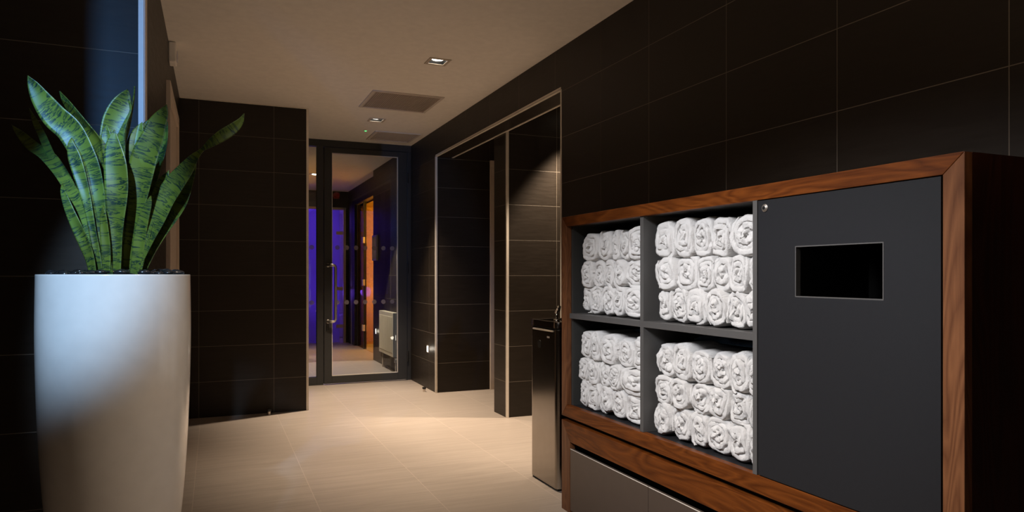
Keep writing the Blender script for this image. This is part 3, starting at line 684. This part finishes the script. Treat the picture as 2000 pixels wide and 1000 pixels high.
# ------------------------------------------------------------------ towels
random.seed(7)
def towel_mesh(seed, Lh=.42):
    rnd = random.Random(seed); ox = rnd.uniform(0, 50)
    turns = rnd.uniform(2.6, 3.5); seg = 44; n = int(turns*seg); th0 = rnd.uniform(0, 6.28)
    bm = bmesh.new(); rows = []
    r0, r1 = .04, 1.0
    half = (r1-r0)/turns*.5
    dcx, dcy = rnd.uniform(-.12, .12), rnd.uniform(-.15, .1)
    flat = rnd.uniform(.55, 1.0)
    for i in range(n+1):
        f = i/n; th = th0+2*math.pi*turns*f*(1 if seed % 2 else -1)
        rr = r0+(r1-r0-half)*f
        ts = half*(1 if f < .97 else max(.15, (1-f)/.03))*1.12
        # crumple of the layer
        cr = noise.noise(Vector((math.cos(th)*1.3+ox, math.sin(th)*1.3, f*4)))*.14*(1-.5*f) + noise.noise(Vector((math.cos(th)*4+ox, math.sin(th)*4, f*9+5)))*.045
        proud = noise.noise(Vector((math.cos(th)*1.1+ox, math.sin(th)*1.1+9, f*3.0)))*.010 + .008*(1-f) + .003*math.sin(th*3+ox)
        row = []
        prof = []
        for d in (Lh, .22, .09, .035, .014): prof.append((+1.0, d))
        for k in range(1, 6):
            a = math.pi*k/6; prof.append((math.cos(a), .0065-.0065*math.sin(a)))
        for d in (.016, .045): prof.append((-1.0, d))
        for (o_, dpt) in prof:
            q = rr+cr+o_*ts
            if o_ > .99: dpt = max(dpt, .009)
            # cross section: rounded box that the pile has pressed flat
            c, s = math.cos(th), math.sin(th)
            e_ = .74
            yy = q*math.copysign(abs(c)**e_, c); zz = q*math.copysign(abs(s)**e_, s)
            cxx = (1-f)*dcx; czz = (1-f)*dcy
            lump = noise.noise(Vector((yy*2.2+ox, zz*2.2, dpt*14)))*.05
            fy = 1+lump; fz_ = 1+lump
            if dpt < .03:
                w2 = noise.noise(Vector((yy*5+ox, zz*5, 3)))*.006+noise.noise(Vector((yy*14+ox, zz*14, 8)))*.003
            else: w2 = 0
            pull = 1-.035*math.exp(-dpt/.012)
            v = bm.verts.new((dpt-proud*math.exp(-dpt/.08)+w2, (yy*flat_y(flat)+cxx)*.5*fy*pull, (zz+czz)*.5*fz_*pull))
            row.append(v)
        rows.append(row)
    for A, B in zip(rows, rows[1:]):
        for k in range(len(A)-1): bm.faces.new((A[k], B[k], B[k+1], A[k+1]))
    # centre plug and back cap
    fin = rows[0]; bm.faces.new([fin[k] for k in range(4, 11)])
    last = [rows[i][0] for i in range(n-seg, n+1)]
    try: bm.faces.new(last)
    except Exception: pass
    # normalise to a unit section
    ys_ = [v.co.y for v in bm.verts]; zs_ = [v.co.z for v in bm.verts]; xm = min(v.co.x for v in bm.verts)
    ay, by2, az, bz = min(ys_), max(ys_), min(zs_), max(zs_)
    for v in bm.verts:
        v.co.y = (v.co.y-ay)/(by2-ay)-.5; v.co.z = (v.co.z-az)/(bz-az)-.5
        v.co.x -= xm*.6
    me = bpy.data.meshes.new('rolled_towel'); bmesh.ops.recalc_face_normals(bm, faces=bm.faces)
    for f_ in bm.faces: f_.smooth = True
    bm.to_mesh(me); bm.free(); me.materials.append(M['towel'])
    return me
def flat_y(f): return 1.0
TM = [towel_mesh(100+i) for i in range(14)]
k_ = 1.632/1.68
rowsdef = {
 'A': dict(z=[1.037, 1.166, 1.291, 1.420], n='upper cubby nearest the fountain', rows=[
     [3.075, 2.936, 2.822, 2.755, 2.670, 2.535], [3.094, 2.985, 2.890, 2.795, 2.698, 2.535], [3.089, 3.005, 2.915, 2.795, 2.702, 2.535]]),
 'C': dict(z=[.584, .710, .822, .946], n='lower cubby nearest the fountain', rows=[
     [3.115, 3.000, 2.917, 2.771, 2.644, 2.535], [3.125, 3.028, 2.928, 2.833, 2.734, 2.535], [3.105, 3.028, 2.922, 2.823, 2.705, 2.535]]),
 'B': dict(z=[1.037, 1.166, 1.291, 1.420], n='upper cubby beside the grey door', rows=[
     [2.461, 2.326, 2.212, 2.109, 1.999, 1.85], [2.461, 2.326, 2.196, 2.102, 2.005, 1.912, 1.85], [2.439, 2.354, 2.253, 2.134, 2.027, 1.925, 1.85]]),
 'D': dict(z=[.584, .710, .822, .946], n='lower cubby beside the grey door', rows=[
     [2.457, 2.341, 2.231, 2.121, 2.004, 1.911, 1.85], [2.466, 2.35, 2.242, 2.121, 2.014, 1.911, 1.85], [2.470, 2.359, 2.242, 2.137, 2.004, 1.905, 1.85]]),
}
ordn = ['first', 'second', 'third', 'fourth', 'fifth', 'sixth', 'seventh']
rown = ['top', 'middle', 'bottom']
ci = 0
for key, cdf in rowsdef.items():
    for ri, edges in enumerate(cdf['rows']):
        lvl = 2-ri; za, zb = cdf['z'][lvl], cdf['z'][lvl+1]
        ed = [e_*k_ for e_ in edges]
        lim = (2.4465 if key in 'AC' else 1.7845)
        if ed[-1]-lim > .05: ed.append(lim+.002)
        else: ed[-1] = lim+.002
        for ti, (ya, yb) in enumerate(zip(ed, ed[1:])):
            wdt = ya-yb; jz = random.uniform(-.003, .006)
            if ri == 0: jz += random.uniform(-.004, .014)
            o = bpy.data.objects.new('rolled_towel', TM[(ci*5+ri*3+random.randint(0, 2)) % len(TM)]); COL.objects.link(o); ci += 1
            sz = (zb-za)*1.09+(jz if ri == 0 else .002)
            o.location = (1.637+random.uniform(-.004, .010), (ya+yb)/2, za+sz/2-(0 if lvl == 0 else .006))
            o.scale = (1, wdt*1.13*(1 if random.random() > .5 else -1), sz*(1 if random.random() > .5 else -1))
            o.rotation_euler = (0, 0, random.uniform(-.02, .02))
            tag(o, f"white towel roll, {ordn[ti]} from fountain end of {rown[ri]} row, {cdf['n']}", 'towel', 'white rolled towels in the cabinet cubbies')
# folded towels on top, at the back; cool light painted as blue cloth
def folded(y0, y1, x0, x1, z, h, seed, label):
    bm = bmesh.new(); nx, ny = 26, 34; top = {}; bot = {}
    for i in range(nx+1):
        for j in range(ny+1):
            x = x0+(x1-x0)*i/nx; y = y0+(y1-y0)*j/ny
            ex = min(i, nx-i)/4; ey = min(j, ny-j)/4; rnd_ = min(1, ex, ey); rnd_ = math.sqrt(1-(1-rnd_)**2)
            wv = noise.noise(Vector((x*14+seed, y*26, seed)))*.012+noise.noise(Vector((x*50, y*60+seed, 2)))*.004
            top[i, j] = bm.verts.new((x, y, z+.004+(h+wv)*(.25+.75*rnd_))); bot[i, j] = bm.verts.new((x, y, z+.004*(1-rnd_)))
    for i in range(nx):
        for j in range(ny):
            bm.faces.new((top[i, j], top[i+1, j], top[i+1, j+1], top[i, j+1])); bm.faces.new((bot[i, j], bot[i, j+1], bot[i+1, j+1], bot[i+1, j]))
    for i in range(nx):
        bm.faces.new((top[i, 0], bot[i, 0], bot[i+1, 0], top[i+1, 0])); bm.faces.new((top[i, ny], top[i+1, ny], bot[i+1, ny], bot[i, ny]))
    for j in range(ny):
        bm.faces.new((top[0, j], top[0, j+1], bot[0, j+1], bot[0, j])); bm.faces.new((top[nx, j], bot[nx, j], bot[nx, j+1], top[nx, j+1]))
    tag(obj('folded_towel', bm, M['towelcool'], smooth=True), label, 'towel', 'towels with painted blue light behind the white rolls')
folded(1.80, 2.34, 1.80, 2.08, .957, .022, 3, 'towel with painted blue light behind white rolls in the lower cubby beside the grey door')
folded(2.46, 2.80, 1.80, 2.08, .957, .020, 8, 'towel with painted blue light behind white rolls in the lower cubby nearest the fountain')
folded(1.80, 2.30, 1.84, 2.08, 1.434, .012, 5, 'towel with painted blue light behind white rolls in the upper cubby beside the grey door')
# ------------------------------------------------------------------ planter
PX, PY, PR = -.282, 2.509, .2113
pt = thing('planter', 'tall glossy white tapered planter holding a snake plant', 'plant pot', (PX, PY, 0))
prof = [(.0, 0), (.128, 0), (.134, .006), (.150, .15), (.172, .34), (.189, .50), (.201, .66), (.2085, .82), (.2125, .98), (.2132, 1.08), (.2118, 1.19), (.2113, 1.224), (.2105, 1.2265), (.2000, 1.2265), (.1992, 1.2245), (.1985, 1.19)]
# smooth the silhouette
def smooth_prof(p, n=4):
    out = []
    for i in range(len(p)-1):
        p0, p1, p2, p3 = p[max(i-1, 0)], p[i], p[i+1], p[min(i+2, len(p)-1)]
        for k in range(n):
            t = k/n
            out.append(tuple(.5*((2*p1[j])+(-p0[j]+p2[j])*t+(2*p0[j]-5*p1[j]+4*p2[j]-p3[j])*t*t+(-p0[j]+3*p1[j]-3*p2[j]+p3[j])*t**3) for j in (0, 1)))
    out.append(p[-1]); return out
pr = [prof[0], prof[1]]+smooth_prof(prof[2:12], 5)+prof[12:]
bm = bmesh.new(); rings = lathe(bm, pr, (PX, PY, 0), 128); bmesh.ops.remove_doubles(bm, verts=bm.verts, dist=1e-6)
rel(obj('pot_wall', bm, M['pot'], smooth=True), pt)
bm = bmesh.new(); rr_ = lathe(bm, [(.0005, 1.222), (.1, 1.221), (.1988, 1.216)], (PX, PY, 0), 64)
rel(obj('soil', bm, M['potin'], smooth=True), pt)
random.seed(3)
pm = []
for s_i in range(5):
    bm = bmesh.new(); bmesh.ops.create_icosphere(bm, subdivisions=3, radius=1)
    for v in bm.verts:
        v.co *= 1+noise.noise(v.co*1.1+Vector((s_i*7, 0, 0)))*.22
    me = bpy.data.meshes.new('pebble'); 
    for f_ in bm.faces: f_.smooth = True
    bm.to_mesh(me); bm.free(); me.materials.append(M['pebble']); pm.append(me)
placed = []
for tr in range(1500):
    a = random.uniform(0, 6.283); rad = math.sqrt(random.uniform(0, 1))*.178; x, y = PX+rad*math.cos(a), PY+rad*math.sin(a)
    s = random.uniform(.013, .021)
    if any((x-u)**2+(y-v)**2 < (s+t)**2*.92 for u, v, t in placed): continue
    if len(placed) >= 70: break
    placed.append((x, y, s))
    o = bpy.data.objects.new('pebble', random.choice(pm)); COL.objects.link(o)
    o.location = (x, y, 1.2225+s*.50); o.scale = (s, s*random.uniform(.72, .95), s*.55); o.rotation_euler = (random.uniform(-.15, .15), random.uniform(-.15, .15), a*3)
    tag(o, 'smooth black pebble covering the soil in the tall white planter', 'pebble', 'black pebbles in the planter')
# ------------------------------------------------------------------ snake plant
plant = thing('snake_plant', 'snake plant with upright dark banded green leaves in the white planter', 'potted plant', (PX, PY, 1.21))
ZS = 2.173
def leaf(pts, d0, dt, twist=0.0, tw_tip=None, cup=.20, name='leaf'):
    """centreline in the plane through the pot (metres across, up), bent d0..dt metres towards the viewer side;
    twist turns the blade about its own length"""
    depth0 = 2.2
    P = []
    for (zx, zy, wpx) in pts[::-1]:               # from base to tip
        u = (zx/ZS-1000)/F; v = (537-(zy/ZS+100))/F
        P.append((u, v, wpx/ZS/F))
    n = len(P); out = []
    # resample smoothly
    def cr(a, b, c, d, t): return .5*((2*b)+(-a+c)*t+(2*a-5*b+4*c-d)*t*t+(-a+3*b-3*c+d)*t**3)
    smp = []
    for i in range(n-1):
        q = [P[max(i-1, 0)], P[i], P[i+1], P[min(i+2, n-1)]]
        for k in range(8):
            t = k/8; smp.append(tuple(cr(q[0][j], q[1][j], q[2][j], q[3][j], t) for j in range(3))+((i+t)/(n-1),))
    smp.append((*P[-1], 1.0))
    cen = []; 
    for (u, v, wd, s) in smp:
        dd = depth0+d0+(dt-d0)*s**1.3
        # depth dd along the view axis at the pot, expressed in room axes
        cen.append((Vector((dd*(ST+u*CT), dd*(CT-u*ST), H+v*dd)), max(wd, .0)*dd, s))
    side0 = Vector((CT, -ST, 0)); fwd = Vector((-ST, -CT, 0))
    bm = bmesh.new(); uvl = bm.loops.layers.uv.new('UVMap'); m_ = 10; rows = []; ln = 0
    for i, (c, wd, s) in enumerate(cen):
        t_ = (cen[min(i+1, len(cen)-1)][0]-cen[max(i-1, 0)][0]).normalized()
        sd = (side0-t_*side0.dot(t_)).normalized(); nr = sd.cross(t_).normalized()
        if nr.dot(fwd) < 0: nr = -nr
        tw_ = twist+(0 if tw_tip is None else (tw_tip-twist)*s)
        sd2 = sd*math.cos(tw_)+nr*math.sin(tw_); nr2 = nr*math.cos(tw_)-sd*math.sin(tw_)
        if i: ln += (c-cen[i-1][0]).length
        wq = wd/max(.35, abs(math.cos(tw_)))
        fr, bk = [], []
        for k in range(m_+1):
            a = k/m_*2-1
            cc = cup*(1.25-.75*s)
            p = c+sd2*(a*wq/2)+nr2*((a*a-.35)*wq*cc)+nr2*(math.sin(ln*38+a*2)*.0012)
            th = (.0016+.0035*(1-s))*math.sqrt(max(0, 1-a*a))+.0003
            fr.append((bm.verts.new(p+nr2*th), a*wq/2, ln)); bk.append((bm.verts.new(p-nr2*th), a*wq/2, ln))
        rows.append((fr, bk))
    def quad(q):
        f_ = bm.faces.new([x[0] for x in q]); f_.smooth = True
        for lp, x in zip(f_.loops, q): lp[uvl].uv = (x[1], x[2])
    for (A, Ab), (B, Bb) in zip(rows, rows[1:]):
        for k in range(m_):
            quad((A[k], A[k+1], B[k+1], B[k])); quad((Ab[k], Bb[k], Bb[k+1], Ab[k+1]))
        quad((A[0], B[0], Bb[0], Ab[0])); quad((A[m_], Ab[m_], Bb[m_], B[m_]))
    me = bpy.data.meshes.new(name); bm.to_mesh(me); bm.free(); me.materials.append(M['leaf'])
    o = bpy.data.objects.new(name, me); COL.objects.link(o); rel(o, plant)
    return o
leaf([(118,103,2),(140,140,45),(180,205,85),(235,275,112),(300,335,112),(350,420,105),(385,500,98),(412,600,75),(428,700,60),(440,800,48),(448,945,40)], -.05, -.12)
leaf([(252,170,2),(275,205,38),(320,265,62),(370,325,62),(420,395,62),(455,470,55),(475,600,45),(480,945,36)], .03, .02, .2, .9)
leaf([(50,312,2),(85,350,30),(140,405,52),(205,450,58),(258,515,52),(306,595,46),(350,670,42),(385,760,46),(408,860,38),(420,945,34)], -.03, .40)
leaf([(125,243,2),(150,300,22),(180,360,30),(212,430,30),(262,520,28),(330,640,26),(395,790,26),(440,945,24)], .05, .44)
leaf([(304,368,2),(304,400,32),(318,450,56),(340,520,56),(362,600,44),(384,700,36),(402,800,32),(430,945,30)], -.07, -.09)
leaf([(264,563,2),(270,600,24),(295,670,44),(330,745,54),(360,810,52),(385,880,44),(398,945,38)], -.09, -.13, .15)
leaf([(486,333,2),(484,365,36),(484,410,72),(494,480,98),(500,560,100),(498,640,92),(496,720,74),(494,800,58),(495,880,48),(496,945,42)], -.09, -.10)
leaf([(542,162,2),(530,195,42),(512,240,72),(490,300,85),(475,370,82),(462,450,70),(455,560,56),(455,945,38)], .04, .06, -.2, -.7)
leaf([(455,312,2),(452,345,34),(456,395,48),(462,460,46),(470,560,42),(478,945,32)], .01, 0)
leaf([(570,150,2),(568,190,8),(560,250,22),(545,310,34),(528,370,42),(515,440,42),(508,560,36),(505,945,30)], .06, .08, .7, 1.2)
leaf([(545,205,2),(556,250,24),(535,310,38),(520,370,46),(520,470,46),(515,600,42),(512,945,32)], .02, .03, .4, .9)
leaf([(604,300,2),(590,340,46),(575,390,64),(562,450,60),(548,560,50),(530,700,42),(520,945,34)], .05, .06)
leaf([(708,226,2),(694,262,48),(670,310,80),(650,370,96),(622,440,112),(600,530,112),(588,620,84),(568,720,60),(550,820,46),(540,945,38)], -.02, -.03)
leaf([(640,285,2),(625,320,50),(605,370,70),(592,440,70),(575,560,60),(552,700,50),(535,945,36)], .07, .09)
leaf([(712,300,2),(704,360,34),(690,430,42),(668,510,46),(640,620,46),(605,760,44),(560,945,34)], .08, .12, .5)
leaf([(1036,264,2),(1022,298,30),(990,330,48),(940,362,52),(895,392,38),(858,420,17),(825,455,40),(790,505,70),(745,565,88),(705,630,84),(668,720,70),(630,800,54),(595,880,42),(575,945,34)], .04, .02, .0, .25)
leaf([(830,440,2),(815,490,50),(790,560,90),(762,630,112),(722,700,108),(680,775,84),(640,850,60),(605,945,40)], .08, .10, .35)
leaf([(718,505,2),(700,540,36),(680,580,44),(660,640,46),(630,740,42),(585,945,34)], .04, .05)
leaf([(640,613,2),(632,645,26),(615,700,44),(600,770,50),(588,850,48),(572,945,38)], -.10, -.12)
leaf([(440,655,2),(440,700,30),(446,770,38),(452,850,40),(455,945,36)], -.11, -.12)
leaf([(476,893,2),(474,920,10),(474,948,18)], -.13, -.14)
